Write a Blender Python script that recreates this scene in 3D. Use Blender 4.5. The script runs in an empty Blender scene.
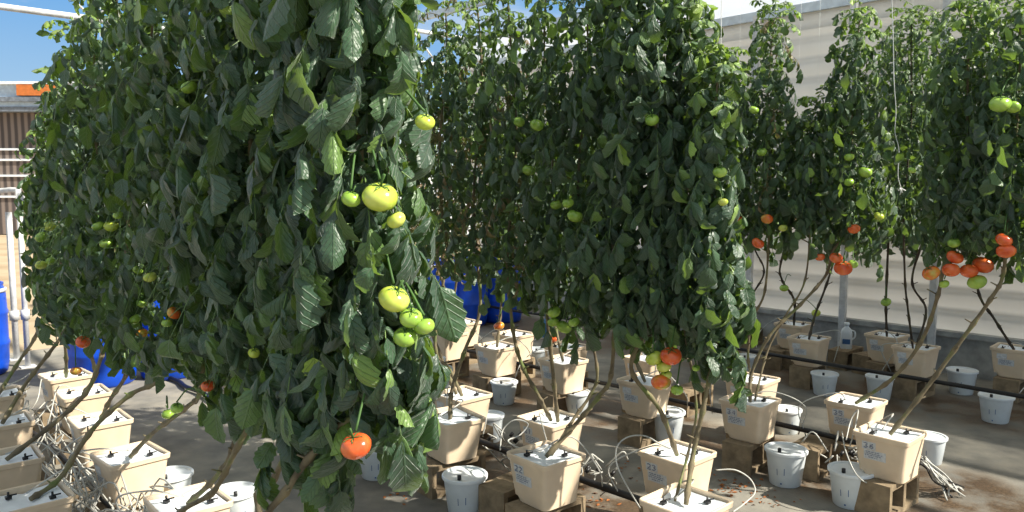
import bpy, math, random
import numpy as np
from mathutils import Vector, Matrix

RND = random.Random(11)
col = bpy.context.scene.collection
PI = math.pi
# ------------------------------------------------------------------ camera
F = 780.0
CAMZ = 1.81
PITCH = math.atan((256 - 187) / F)
CP, SP = math.cos(PITCH), math.sin(PITCH)
cam_data = bpy.data.cameras.new('camera')
cam = bpy.data.objects.new('camera', cam_data)
col.objects.link(cam)
cam.location = (0, 0, CAMZ)
cam.rotation_euler = (PI / 2 - PITCH, 0, 0)
cam_data.sensor_width = 36
cam_data.lens = F / 1024 * 36
cam_data.clip_end = 400
bpy.context.scene.camera = cam

def ray(px, py):
    a, b = (px - 512) / F, -(py - 256) / F
    return Vector((a, CP + b * SP, b * CP - SP))
def at_z(px, py, z):
    r = ray(px, py); t = (z - CAMZ) / r.z
    return Vector((r.x * t, r.y * t, z))
def at_d(px, py, d):
    r = ray(px, py); t = d / r.y
    return Vector((r.x * t, d, CAMZ + r.z * t))
def to_px(p):
    x, y, z = p[0], p[1], p[2] - CAMZ
    dep = y * CP - z * SP
    up = y * SP + z * CP
    return 512 + F * x / dep, 256 - F * up / dep
# rows run along U (away from the camera), N crosses them (towards the ribbed wall)
ROW = math.radians(43.0)
N2 = Vector((math.cos(ROW), math.sin(ROW), 0)); U2 = Vector((-math.sin(ROW), math.cos(ROW), 0))
def W(u, c, z=0.0):
    p = U2 * u + N2 * c
    return Vector((p.x, p.y, z))
def UC(p):
    return p.x * U2.x + p.y * U2.y, p.x * N2.x + p.y * N2.y

# ------------------------------------------------------------------ materials
def mat(name):
    m = bpy.data.materials.new(name); m.use_nodes = True
    nt = m.node_tree
    for n in list(nt.nodes): nt.nodes.remove(n)
    out = nt.nodes.new('ShaderNodeOutputMaterial')
    return m, nt, out
def s2l(c):
    return tuple(((v / 12.92) if v <= .04045 else ((v + .055) / 1.055) ** 2.4) for v in [x / 255 for x in c]) + (1,)
def principled(nt, color=None, rough=.5, spec=.5, metal=0):
    b = nt.nodes.new('ShaderNodeBsdfPrincipled')
    if color is not None: b.inputs['Base Color'].default_value = s2l(color)
    b.inputs['Roughness'].default_value = rough
    b.inputs['Specular IOR Level'].default_value = spec
    b.inputs['Metallic'].default_value = metal
    return b
def noise(nt, scale, detail=3, vec=None, rough=.55):
    n = nt.nodes.new('ShaderNodeTexNoise'); n.inputs['Scale'].default_value = scale; n.inputs['Detail'].default_value = detail
    n.inputs['Roughness'].default_value = rough
    if vec is not None: nt.links.new(vec, n.inputs['Vector'])
    return n
def ramp(nt, fac, stops):
    r = nt.nodes.new('ShaderNodeValToRGB'); e = r.color_ramp.elements
    while len(e) < len(stops): e.new(.5)
    for i, (p, c) in enumerate(stops):
        e[i].position = p; e[i].color = s2l(c) if len(c) == 3 else c
    nt.links.new(fac, r.inputs['Fac']); return r
def mixc(nt, fac, a, b, mode='MIX'):
    m = nt.nodes.new('ShaderNodeMix'); m.data_type = 'RGBA'; m.blend_type = mode
    for s, v in ((0, fac), (6, a), (7, b)):
        if hasattr(v, 'is_output'): nt.links.new(v, m.inputs[s])
        elif s == 0: m.inputs[0].default_value = v
        else: m.inputs[s].default_value = s2l(v)
    return m.outputs[2]
def bump(nt, h, strength, dist, bsdf):
    b = nt.nodes.new('ShaderNodeBump'); b.inputs['Strength'].default_value = strength; b.inputs['Distance'].default_value = dist
    nt.links.new(h, b.inputs['Height']); nt.links.new(b.outputs[0], bsdf.inputs['Normal'])
def simple(name, color, rough=.5, spec=.5, metal=0, var=.12, scale=8, sub=0.0):
    m, nt, out = mat(name)
    b = principled(nt, color, rough, spec, metal)
    tc = nt.nodes.new('ShaderNodeTexCoord')
    n = noise(nt, scale, 4, tc.outputs['Object'])
    dark = tuple(int(x * (1 - var * 2)) for x in color); light = tuple(min(255, int(x * (1 + var))) for x in color)
    r = ramp(nt, n.outputs['Fac'], [(.3, dark), (.7, light)])
    nt.links.new(r.outputs[0], b.inputs['Base Color'])
    if sub:
        b.inputs['Subsurface Weight'].default_value = sub; b.inputs['Subsurface Radius'].default_value = (.02, .015, .01)
    nt.links.new(b.outputs[0], out.inputs[0])
    return m
M = {}
M['pot'] = simple('pot_plastic', (226, 205, 176), .42, .45, var=.035, scale=5)
M['cover'] = simple('white_cover', (236, 242, 246), .6, .3, var=.03, scale=12)
M['pail'] = simple('pail_plastic', (214, 222, 224), .35, .5, var=.035, scale=6)
M['lid'] = simple('pail_lid', (226, 232, 234), .4, .5, var=.03, scale=6)
M['black'] = simple('black_plastic', (24, 24, 26), .45, .5, var=.1)
M['label'] = simple('sticker', (206, 208, 208), .5, .4, var=.05, scale=60)
M['ink'] = simple('ink', (128, 136, 152), .6, .3, var=.02)
M['bluewrite'] = simple('blue_marking', (60, 100, 150), .5, .4, var=.05)
M['tube'] = simple('white_tube', (184, 184, 176), .4, .5, var=.06)
M['twine'] = simple('twine', (222, 226, 222), .7, .2, var=.04)
M['green_twine'] = simple('green_twine', (120, 150, 110), .7, .2, var=.04)
M['barrel'] = simple('blue_barrel_plastic', (8, 72, 190), .38, .5, var=.06)
M['steel'] = simple('galvanised_steel', (202, 203, 202), .55, .4, .0, var=.05, scale=20)
M['beam'] = simple('white_beam', (196, 208, 218), .45, .5, .2, var=.05)
M['jug'] = simple('jug_plastic', (220, 226, 230), .35, .5, var=.03)
M['fascia'] = simple('fascia', (188, 206, 222), .5, .4, var=.04)
M['orange'] = simple('orange_panel', (206, 120, 62), .6, .3, var=.05)
M['bluecap'] = simple('blue_jug_plastic', (70, 120, 160), .5, .4, var=.05)

def block_mat():
    m, nt, out = mat('concrete_block'); b = principled(nt, None, .95, .2)
    tc = nt.nodes.new('ShaderNodeTexCoord')
    n = noise(nt, 9, 6, tc.outputs['Object']); n2 = noise(nt, 140, 3, tc.outputs['Object'])
    r = ramp(nt, n.outputs['Fac'], [(.3, (96, 84, 68)), (.55, (142, 126, 102)), (.75, (166, 148, 120))])
    nt.links.new(r.outputs[0], b.inputs['Base Color']); bump(nt, n2.outputs['Fac'], .6, .004, b)
    nt.links.new(b.outputs[0], out.inputs[0]); return m
M['block'] = block_mat()

def floor_mat():
    m, nt, out = mat('wet_concrete_floor'); b = principled(nt, None, .8, .3)
    tc = nt.nodes.new('ShaderNodeTexCoord'); v = tc.outputs['Object']
    big = noise(nt, .9, 5, v); mid = noise(nt, 4, 6, v); fine = noise(nt, 60, 4, v)
    base = ramp(nt, mid.outputs['Fac'], [(.25, (112, 112, 108)), (.5, (140, 138, 130)), (.8, (168, 163, 150))])
    # brown wet stain bands that follow the pot rows (object space x crosses the rows)
    sep = nt.nodes.new('ShaderNodeSeparateXYZ'); nt.links.new(v, sep.inputs[0])
    def band(c0, w):
        a = nt.nodes.new('ShaderNodeMath'); a.operation = 'SUBTRACT'; nt.links.new(sep.outputs[0], a.inputs[0]); a.inputs[1].default_value = c0
        w1 = nt.nodes.new('ShaderNodeMath'); w1.operation = 'MULTIPLY_ADD'; nt.links.new(big.outputs['Fac'], w1.inputs[0]); w1.inputs[1].default_value = 1.3; nt.links.new(a.outputs[0], w1.inputs[2])
        s = nt.nodes.new('ShaderNodeMath'); s.operation = 'SUBTRACT'; nt.links.new(w1.outputs[0], s.inputs[0]); s.inputs[1].default_value = .65
        ab = nt.nodes.new('ShaderNodeMath'); ab.operation = 'ABSOLUTE'; nt.links.new(s.outputs[0], ab.inputs[0])
        g = nt.nodes.new('ShaderNodeMapRange'); g.inputs[1].default_value = w; g.inputs[2].default_value = w * .55; g.inputs[3].default_value = 0; g.inputs[4].default_value = 1
        nt.links.new(ab.outputs[0], g.inputs[0]); return g.outputs[0]
    def mx(a, b_):
        k = nt.nodes.new('ShaderNodeMath'); k.operation = 'MAXIMUM'; nt.links.new(a, k.inputs[0]); nt.links.new(b_, k.inputs[1]); return k.outputs[0]
    st = mx(mx(band(3.2, .62), band(4.8, .6)), band(7.0, .6))
    breakup = ramp(nt, mid.outputs['Fac'], [(.34, (0, 0, 0)), (.55, (255, 255, 255))])
    k = nt.nodes.new('ShaderNodeMath'); k.operation = 'MULTIPLY'; nt.links.new(st, k.inputs[0]); nt.links.new(breakup.outputs[0], k.inputs[1])
    kk = nt.nodes.new('ShaderNodeMath'); kk.operation = 'MULTIPLY'; nt.links.new(k.outputs[0], kk.inputs[0]); kk.inputs[1].default_value = .95
    brown = ramp(nt, fine.outputs['Fac'], [(.3, (66, 54, 42)), (.7, (108, 88, 66))])
    c = mixc(nt, kk.outputs[0], base.outputs[0], brown.outputs[0])
    sp = ramp(nt, big.outputs['Fac'], [(.3, (170, 165, 160)), (.6, (255, 252, 246))])
    c = mixc(nt, .8, c, sp.outputs[0], 'MULTIPLY')
    nt.links.new(c, b.inputs['Base Color'])
    rr = nt.nodes.new('ShaderNodeMapRange'); rr.inputs[3].default_value = .85; rr.inputs[4].default_value = .45; nt.links.new(kk.outputs[0], rr.inputs[0]); nt.links.new(rr.outputs[0], b.inputs['Roughness'])
    bump(nt, fine.outputs['Fac'], .35, .006, b)
    nt.links.new(b.outputs[0], out.inputs[0]); return m
M['floor'] = floor_mat()

def sand_mat():
    m, nt, out = mat('sandy_ground'); b = principled(nt, None, .95, .1)
    tc = nt.nodes.new('ShaderNodeTexCoord'); n = noise(nt, .7, 6, tc.outputs['Object'])
    r = ramp(nt, n.outputs['Fac'], [(.3, (150, 132, 106)), (.55, (178, 160, 134)), (.75, (160, 156, 130))])
    nt.links.new(r.outputs[0], b.inputs['Base Color']); nt.links.new(b.outputs[0], out.inputs[0]); return m
M['sand'] = sand_mat()

def siding_mat():
    m, nt, out = mat('brown_siding'); b = principled(nt, None, .8, .2)
    tc = nt.nodes.new('ShaderNodeTexCoord')
    w = nt.nodes.new('ShaderNodeTexWave'); w.wave_type = 'BANDS'; w.bands_direction = 'X'; w.inputs['Scale'].default_value = 1.2; w.inputs['Distortion'].default_value = .4
    nt.links.new(tc.outputs['Object'], w.inputs['Vector'])
    r = ramp(nt, w.outputs['Fac'], [(.2, (86, 80, 78)), (.8, (140, 128, 120))])
    nt.links.new(r.outputs[0], b.inputs['Base Color']); nt.links.new(b.outputs[0], out.inputs[0]); return m
M['siding'] = siding_mat()

def film_mat(name, color, transp, transl, rough=.4):
    m, nt, out = mat(name)
    tc = nt.nodes.new('ShaderNodeTexCoord'); n = noise(nt, 1.2, 4, tc.outputs['Object'])
    lo = tuple(int(x * .93) for x in color)
    r = ramp(nt, n.outputs['Fac'], [(.3, lo), (.7, color)])
    b = principled(nt, None, rough, .4); nt.links.new(r.outputs[0], b.inputs['Base Color'])
    t = nt.nodes.new('ShaderNodeBsdfTranslucent'); nt.links.new(r.outputs[0], t.inputs[0])
    tp = nt.nodes.new('ShaderNodeBsdfTransparent')
    m1 = nt.nodes.new('ShaderNodeMixShader'); m1.inputs[0].default_value = transl
    nt.links.new(b.outputs[0], m1.inputs[1]); nt.links.new(t.outputs[0], m1.inputs[2])
    m2 = nt.nodes.new('ShaderNodeMixShader'); m2.inputs[0].default_value = transp
    nt.links.new(m1.outputs[0], m2.inputs[1]); nt.links.new(tp.outputs[0], m2.inputs[2])
    nt.links.new(m2.outputs[0], out.inputs[0]); return m
M['wall'] = film_mat('ribbed_wall_sheet', (212, 211, 205), .0, .2)
M['roof'] = film_mat('roof_film', (214, 216, 216), .28, .6)
M['kerb'] = simple('kerb_paint', (164, 164, 160), .6, .3, var=.08)

def leaf_mat(name, dark, mid, light, trans_c, transl=.32, rough=.42):
    m, nt, out = mat(name)
    at = nt.nodes.new('ShaderNodeAttribute'); at.attribute_name = 'tint'
    r = ramp(nt, at.outputs['Fac'], [(.0, dark), (.45, mid), (.8, light), (.9, (112, 88, 58)), (1.0, (134, 106, 74))])
    uv = nt.nodes.new('ShaderNodeUVMap'); uv.uv_map = 'uv'
    sep = nt.nodes.new('ShaderNodeSeparateXYZ'); nt.links.new(uv.outputs[0], sep.inputs[0])
    # midrib plus slanted side veins in leaf space
    a = nt.nodes.new('ShaderNodeMath'); a.operation = 'ABSOLUTE'; nt.links.new(sep.outputs[0], a.inputs[0])
    s = nt.nodes.new('ShaderNodeMath'); s.operation = 'MULTIPLY_ADD'; nt.links.new(a.outputs[0], s.inputs[0]); s.inputs[1].default_value = -.35; nt.links.new(sep.outputs[1], s.inputs[2])
    q = nt.nodes.new('ShaderNodeMath'); q.operation = 'MULTIPLY'; nt.links.new(s.outputs[0], q.inputs[0]); q.inputs[1].default_value = 38
    sn = nt.nodes.new('ShaderNodeMath'); sn.operation = 'SINE'; nt.links.new(q.outputs[0], sn.inputs[0])
    v1 = nt.nodes.new('ShaderNodeMapRange'); v1.inputs[1].default_value = .75; v1.inputs[2].default_value = 1.0; nt.links.new(sn.outputs[0], v1.inputs[0])
    v2 = nt.nodes.new('ShaderNodeMapRange'); v2.inputs[1].default_value = .09; v2.inputs[2].default_value = .02; nt.links.new(a.outputs[0], v2.inputs[0])
    mx = nt.nodes.new('ShaderNodeMath'); mx.operation = 'MAXIMUM'; nt.links.new(v1.outputs[0], mx.inputs[0]); nt.links.new(v2.outputs[0], mx.inputs[1])
    vs = nt.nodes.new('ShaderNodeMath'); vs.operation = 'MULTIPLY'; nt.links.new(mx.outputs[0], vs.inputs[0]); vs.inputs[1].default_value = .12
    c = mixc(nt, vs.outputs[0], r.outputs[0], (120, 150, 100))
    b = principled(nt, None, rough, .85)
    b.inputs['Sheen Weight'].default_value = .25; b.inputs['Sheen Roughness'].default_value = .5
    nt.links.new(c, b.inputs['Base Color'])
    inv = nt.nodes.new('ShaderNodeMath'); inv.operation = 'SUBTRACT'; inv.inputs[0].default_value = 1; nt.links.new(mx.outputs[0], inv.inputs[1])
    ltc = nt.nodes.new('ShaderNodeTexCoord'); ln = noise(nt, 34, 2, ltc.outputs['Object'])
    hs = nt.nodes.new('ShaderNodeMath'); hs.operation = 'MULTIPLY_ADD'; nt.links.new(ln.outputs['Fac'], hs.inputs[0]); hs.inputs[1].default_value = 2.2; nt.links.new(inv.outputs[0], hs.inputs[2])
    bump(nt, hs.outputs[0], .75, .005, b)
    t = nt.nodes.new('ShaderNodeBsdfTranslucent')
    tcol = mixc(nt, .5, r.outputs[0], trans_c)
    nt.links.new(tcol, t.inputs[0])
    mix = nt.nodes.new('ShaderNodeMixShader'); mix.inputs[0].default_value = transl
    nt.links.new(b.outputs[0], mix.inputs[1]); nt.links.new(t.outputs[0], mix.inputs[2])
    nt.links.new(mix.outputs[0], out.inputs[0]); return m
M['leaf'] = leaf_mat('tomato_leaf', (34, 64, 47), (58, 96, 61), (150, 188, 66), (168, 205, 45), transl=.3, rough=.47)

def stem_mat(name, c1, c2, c3):
    m, nt, out = mat(name); b = principled(nt, None, .7, .25)
    tc = nt.nodes.new('ShaderNodeTexCoord'); n = noise(nt, 9, 4, tc.outputs['Object']); n2 = noise(nt, 60, 3, tc.outputs['Object'])
    r = ramp(nt, n.outputs['Fac'], [(.3, c1), (.52, c2), (.72, c3)])
    nt.links.new(r.outputs[0], b.inputs['Base Color']); bump(nt, n2.outputs['Fac'], .6, .004, b)
    nt.links.new(b.outputs[0], out.inputs[0]); return m
M['stem'] = stem_mat('vine_stem', (84, 76, 62), (122, 112, 88), (98, 116, 60))
M['darkstem'] = stem_mat('dark_vine_stem', (56, 50, 44), (74, 66, 56), (80, 84, 56))

def tomato_mat(name, c1, c2, c3):
    m, nt, out = mat(name); b = principled(nt, None, .22, .6)
    b.inputs['Subsurface Weight'].default_value = .12; b.inputs['Subsurface Radius'].default_value = (.01, .006, .003)
    tc = nt.nodes.new('ShaderNodeTexCoord'); n = noise(nt, 14, 3, tc.outputs['Object'])
    r = ramp(nt, n.outputs['Fac'], [(.3, c1), (.5, c2), (.72, c3)])
    nt.links.new(r.outputs[0], b.inputs['Base Color']); nt.links.new(b.outputs[0], out.inputs[0]); return m
M['red'] = tomato_mat('ripe_tomato', (200, 72, 32), (216, 96, 46), (226, 124, 62))
M['green'] = tomato_mat('unripe_tomato', (120, 156, 56), (148, 184, 74), (176, 204, 92))
M['yellow'] = tomato_mat('pale_green_tomato', (164, 186, 60), (188, 204, 84), (208, 216, 112))
M['mixed'] = tomato_mat('turning_tomato', (206, 74, 34), (220, 120, 50), (170, 176, 70))
M['calyx'] = simple('tomato_calyx', (70, 104, 50), .6, .3, var=.1)
M['litter'] = simple('dry_litter', (150, 96, 58), .9, .1, var=.15, scale=30)

# ------------------------------------------------------------------ mesh helpers
class MB:
    def __init__(s): s.v = []; s.f = []; s.mi = []; s.sm = []
    def add(s, vs, fs, mi=0, smooth=False):
        o = len(s.v); s.v += [tuple(v) for v in vs]
        s.f += [tuple(i + o for i in f) for f in fs]; s.mi += [mi] * len(fs); s.sm += [smooth] * len(fs)
    def box(s, a, b, mi=0):
        x0, y0, z0 = a; x1, y1, z1 = b
        s.add([(x0, y0, z0), (x1, y0, z0), (x1, y1, z0), (x0, y1, z0), (x0, y0, z1), (x1, y0, z1), (x1, y1, z1), (x0, y1, z1)],
              [(0, 3, 2, 1), (4, 5, 6, 7), (0, 1, 5, 4), (1, 2, 6, 5), (2, 3, 7, 6), (3, 0, 4, 7)], mi)
    def tube(s, pts, r, n=8, mi=0, caps=True):
        pts = [Vector(p) for p in pts]; k = len(pts)
        rs = r if isinstance(r, (list, tuple)) else [r] * k
        vs = []; ref = None
        for i in range(k):
            t = (pts[min(i + 1, k - 1)] - pts[max(i - 1, 0)]).normalized()
            if ref is None: ref = t.orthogonal().normalized()
            ref = (ref - t * ref.dot(t))
            ref = ref.normalized() if ref.length > 1e-5 else t.orthogonal().normalized()
            b = t.cross(ref)
            for j in range(n):
                a = 2 * PI * j / n
                vs.append(pts[i] + (ref * math.cos(a) + b * math.sin(a)) * rs[i])
        fs = []
        for i in range(k - 1):
            for j in range(n):
                fs.append((i * n + j, i * n + (j + 1) % n, (i + 1) * n + (j + 1) % n, (i + 1) * n + j))
        if caps: fs += [tuple(range(n))[::-1], tuple((k - 1) * n + j for j in range(n))]
        s.add(vs, fs, mi, True)
    def lathe(s, prof, n=24, mi=0, c=(0, 0, 0)):
        vs = []; fs = []
        for (r, z) in prof:
            for j in range(n):
                a = 2 * PI * j / n; vs.append((c[0] + r * math.cos(a), c[1] + r * math.sin(a), c[2] + z))
        for i in range(len(prof) - 1):
            for j in range(n):
                fs.append((i * n + j, i * n + (j + 1) % n, (i + 1) * n + (j + 1) % n, (i + 1) * n + j))
        s.add(vs, fs, mi, True)
    def build(s, name, m, parent=None):
        me = bpy.data.meshes.new(name); me.from_pydata(s.v, [], s.f)
        for x in (m if isinstance(m, (list, tuple)) else [m]): me.materials.append(x)
        me.polygons.foreach_set('material_index', s.mi); me.polygons.foreach_set('use_smooth', s.sm)
        me.update()
        o = bpy.data.objects.new(name, me); col.objects.link(o)
        if parent is not None: o.parent = parent
        return o
def empty(name, loc, rz=0):
    o = bpy.data.objects.new(name, None); o.location = loc; o.rotation_euler = (0, 0, rz); o.empty_display_size = .1
    col.objects.link(o); return o
def tag(o, label=None, cat=None, group=None, kind=None):
    if label: o['label'] = label
    if cat: o['category'] = cat
    if group: o['group'] = group
    if kind: o['kind'] = kind
    return o
def smooth_auto(o, ang=.6):
    me = o.data
    me.polygons.foreach_set('use_smooth', [True] * len(me.polygons))
    me.set_sharp_from_angle(angle=ang)
def clone(o):
    c = o.copy(); col.objects.link(c); return c
def clone_tree(src, loc, rz):
    r = clone(src); r.location = loc; r.rotation_euler = (0, 0, rz)
    for ch in list(src.children):
        d = clone(ch); d.parent = r
        for g in ch.children:
            e = clone(g); e.parent = d
    return r
def bez(p, n):
    # Catmull-Rom through the points
    p = [Vector(q) for q in p]; p = [p[0] * 2 - p[1]] + p + [p[-1] * 2 - p[-2]]
    out = []
    for i in range(1, len(p) - 2):
        for k in range(n):
            t = k / n; a, b, c, d = p[i - 1], p[i], p[i + 1], p[i + 2]
            out.append(.5 * ((2 * b) + (c - a) * t + (2 * a - 5 * b + 4 * c - d) * t * t + (3 * b - a - 3 * c + d) * t ** 3))
    out.append(p[-2]); return out

# ------------------------------------------------------------------ setting
ground = MB(); ground.box((-90, -20, -.3), (90, 140, -.03))
tag(ground.build('ground', M['sand']), kind='structure')
fl = MB(); fl.box((-4.2, -6, -.2), (8.45, 9.9, 0))
floor = fl.build('floor', M['floor']); floor.rotation_euler = (0, 0, ROW); tag(floor, kind='structure')
# pale concrete slab edge strip running between the third and second rows
# ribbed side wall: corrugated translucent sheet
WC = 8.25; EAVE = 3.72
def ribbed_wall():
    mb = MB(); prof = []
    z = .42; per = .215
    nseg = int((EAVE - .42) / per)
    for i in range(nseg):
        for k in range(8):
            t = k / 8
            prof.append((.42 + (i + t) * per, .045 * math.sin(t * PI) ** .8))
    prof.append((EAVE, 0))
    us = [-6 + 15.8 * k / 12 for k in range(13)]
    vs = []; fs = []
    m = len(prof)
    for u in us:
        for (z, d) in prof: vs.append((-d, u, z))
    for a in range(len(us) - 1):
        for i in range(m - 1): fs.append((a * m + i, (a + 1) * m + i, (a + 1) * m + i + 1, a * m + i + 1))
    mb.add(vs, fs, 0, True)
    o = mb.build('wall_right', M['wall']); o.location = W(0, WC); o.rotation_euler = (0, 0, ROW)
    return tag(o, kind='structure')
ribbed_wall()
k = MB(); k.box((-.06, -6, 0), (.1, 9.8, .37)); k.box((-.10, -6, .37), (.1, 9.8, .42))
o = k.build('baseboard_right', M['kerb']); o.location = W(0, WC); o.rotation_euler = (0, 0, ROW); tag(o, kind='structure')
# eave rail and roof film strip
k = MB(); k.box((-.05, -6, EAVE - .03), (.06, 9.8, EAVE + .07))
o = k.build('trim_1', M['beam']); o.location = W(0, WC); o.rotation_euler = (0, 0, ROW); tag(o, kind='structure')
rf = MB(); vs = []; fs = []
RP = [(-.055 * i, .0 + .22 * math.sin(i / 9 * PI / 2)) for i in range(10)]
for u in (-6, 9.8):
    for (x, z) in RP: vs.append((x, u, EAVE + .05 + z))
for i in range(9): fs.append((i, i + 1, 10 + i + 1, 10 + i))
rf.add(vs, fs, 0, True)
o = rf.build('ceiling', M['roof']); o.location = W(0, WC); o.rotation_euler = (0, 0, ROW); tag(o, kind='structure')
# roof purlins along the rows
ti = 2
for (c, z) in [(7.72, 3.97), (6.9, 4.2), (6.1, 4.42), (5.1, 4.25), (4.35, 4.55), (3.5, 4.9), (2.3, 5.2)]:
    k = MB(); k.box((-.035, -4, z), (.035, 9.8, z + .09))
    o = k.build('trim_%d' % ti, M['beam']); o.location = W(0, c); o.rotation_euler = (0, 0, ROW); tag(o, kind='structure'); ti += 1
# cross trusses at the open far end and midway
def truss(u, c0, c1, z):
    global ti
    mb = MB()
    mb.tube([(c0, 0, z), (c1, 0, z)], .035, 10); mb.tube([(c0, 0, z + .45), (c1, 0, z + .45)], .03, 10)
    n = int((c1 - c0) / .9)
    for i in range(n):
        x = c0 + (c1 - c0) * i / n
        mb.tube([(x, 0, z), (x + (c1 - c0) / n / 2, 0, z + .45)], .014, 6)
        mb.tube([(x + (c1 - c0) / n / 2, 0, z + .45), (x + (c1 - c0) / n, 0, z)], .014, 6)
    mb.tube([(1.42, 0, z - .3), (1.42, 0, z + .9)], .03, 8)
    o = mb.build('trim_%d' % ti, M['steel']); ti += 1
    o.location = W(u, 0); o.rotation_euler = (0, 0, ROW); tag(o, kind='structure')
truss(9.4, -4.0, 8.2, 3.62)

# wall posts (galvanised, standing just inside the ribbed wall)
def line_hit(px, c):
    k = (px - 512) / F
    # X = k*d ; X*N.x + d*N.y = c
    d = c / (k * N2.x + N2.y); return k * d, d
WALLPOSTS = [(751, 'steel post at the ribbed wall behind the gap with orange fruit, farthest of three'), (846, 'steel post at the ribbed wall, middle of three'), (937, 'steel post at the ribbed wall nearest the end of the rows')]
for px, lab in WALLPOSTS:
    x, d = line_hit(px, 8.1); e = empty('steel_post', (x, d, 0), ROW)
    k = MB(); k.box((-.025, -.032, .0), (.025, .032, EAVE)); k.build('post_tube', M['steel'], e)
    k = MB(); k.box((-.06, -.09, .0), (.045, .09, .012)); k.tube([(-.048, .068, .012), (-.048, .068, .03)], .009, 6); k.tube([(-.048, -.068, .012), (-.048, -.068, .03)], .009, 6); k.build('base_plate', M['steel'], e)
    tag(e, lab, 'post', 'steel posts along the ribbed wall')
# end frame posts at the open end
def end_post(px, d, h, r, lab, extra=False):
    x = (px - 512) / F * d
    e = empty('end_frame_post', (x, d, 0), ROW)
    k = MB(); k.tube([(0, 0, 0), (0, 0, h)], r, 12); k.build('post_tube', M['steel'], e)
    k = MB(); k.box((-.07, -.07, 0), (.07, .07, .01)); k.build('foot_plate', M['steel'], e)
    k = MB(); k.tube([(0, 0, h * .27), (0, 0, h * .27 + .1)], r * 1.6, 10); k.build('clamp', M['steel'], e)
    tag(e, lab, 'post', 'end frame posts'); return e
end_post(20, 7.75, 1.80, .026, 'pale steel tube post of the open end frame, the shorter one with curved top rail')
end_post(9, 8.1, 1.55, .03, 'pale steel tube post beside the blue barrel at the frame edge')
# curved white rail at hand height
k = MB(); p = at_d(22, 200, 7.75); q = at_d(-10, 191, 7.9)
k.tube(bez([p - Vector((0, 0, .12)), p + Vector((-.02, 0, .06)), p + Vector((-.12, .05, .1)), q, q + Vector((-1.2, .3, .0))], 5), .026, 10)
o = k.build('pipe_rail', M['steel']); tag(o, 'white steel rail curving down onto the open end frame post', 'rail')

# ------------------------------------------------------------------ outdoors
def building():
    e = empty('outbuilding', (-21.5, 30, 0), 0)
    k = MB(); k.box((-12, 0, 0), (7.5, 8, 4.62)); k.build('wall_cladding', M['siding'], e)
    k = MB(); k.box((-12.2, -.5, 4.62), (7.9, 8.3, 4.8)); k.box((-12.2, -.6, 4.98), (7.9, -.4, 5.15)); k.build('gutter', simple('gutter_grey', (120, 128, 138), .5, .4), e)
    k = MB(); k.box((-12.2, -.45, 4.8), (7.85, 8.3, 5.62)); k.build('fascia', M['fascia'], e)
    k = MB(); k.box((-12.2, -.6, 5.62), (7.95, 8.4, 5.72)); k.build('roof_edge', M['cover'], e)
    k = MB(); k.box((3.1, -.62, 5.2), (5.0, -.45, 5.6)); p = k.build('panel', M['orange'], e); p['label'] = 'orange panel on the roof edge'
    for z in (3.2, 2.8, 2.2, 1.4):
        k = MB(); k.box((-6, -.06, z), (5.2, 0, z + .08)); k.build('rail', M['cover'], e)
    for x in (1.2, 3.8, 6.4):
        k = MB(); k.box((x, -.1, 0), (x + .12, 0, 4.6)); k.build('upright', M['fascia'], e)
    tag(e, 'brown clad outbuilding with a pale roof edge beyond the open end', 'building')
building()
def farhouse():
    e = empty('added_greenhouse', (-3.5, 27, 0), math.radians(4))  # white house added here to make the gaps between vines bright
    k = MB(); k.box((-9, 0, 0), (7, 6, 2.4)); k.build('wall_sheet', M['cover'], e)
    k = MB(); vs = []; fs = []
    for y in (-.1, 6.1):
        for i in range(13):
            a = PI * i / 12; vs.append((-1 - 8.1 * math.cos(a), y, 2.4 + 2.0 * math.sin(a)))
    for i in range(12): fs.append((i, i + 1, 14 + i, 13 + i))
    fs += [tuple(range(13))[::-1], tuple(range(13, 26))]
    k.add(vs, fs); k.build('roof', M['fascia'], e)
    for x in (-7, -5, -3, -1, 1, 3, 5):
        k = MB(); k.box((x, -.06, 0), (x + .12, 0, 2.4)); k.build('upright', M['kerb'], e)
    tag(e, 'pale greenhouse added beyond the vines so their gaps look bright', 'building')
farhouse()

# ------------------------------------------------------------------ blocks
def make_block():
    k = MB(); L, H, D = .39, .19, .19; t = .032   # long along x, cells open along y
    x0 = -L / 2
    for (a, b) in ((-L / 2, -L / 2 + t), (-t / 2, t / 2), (L / 2 - t, L / 2)): k.box((a, -D / 2, t), (b, D / 2, H - t))
    k.box((-L / 2, -D / 2, 0), (L / 2, D / 2, t)); k.box((-L / 2, -D / 2, H - t), (L / 2, D / 2, H))
    o = k.build('concrete_block', M['block'])
    return o
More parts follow.
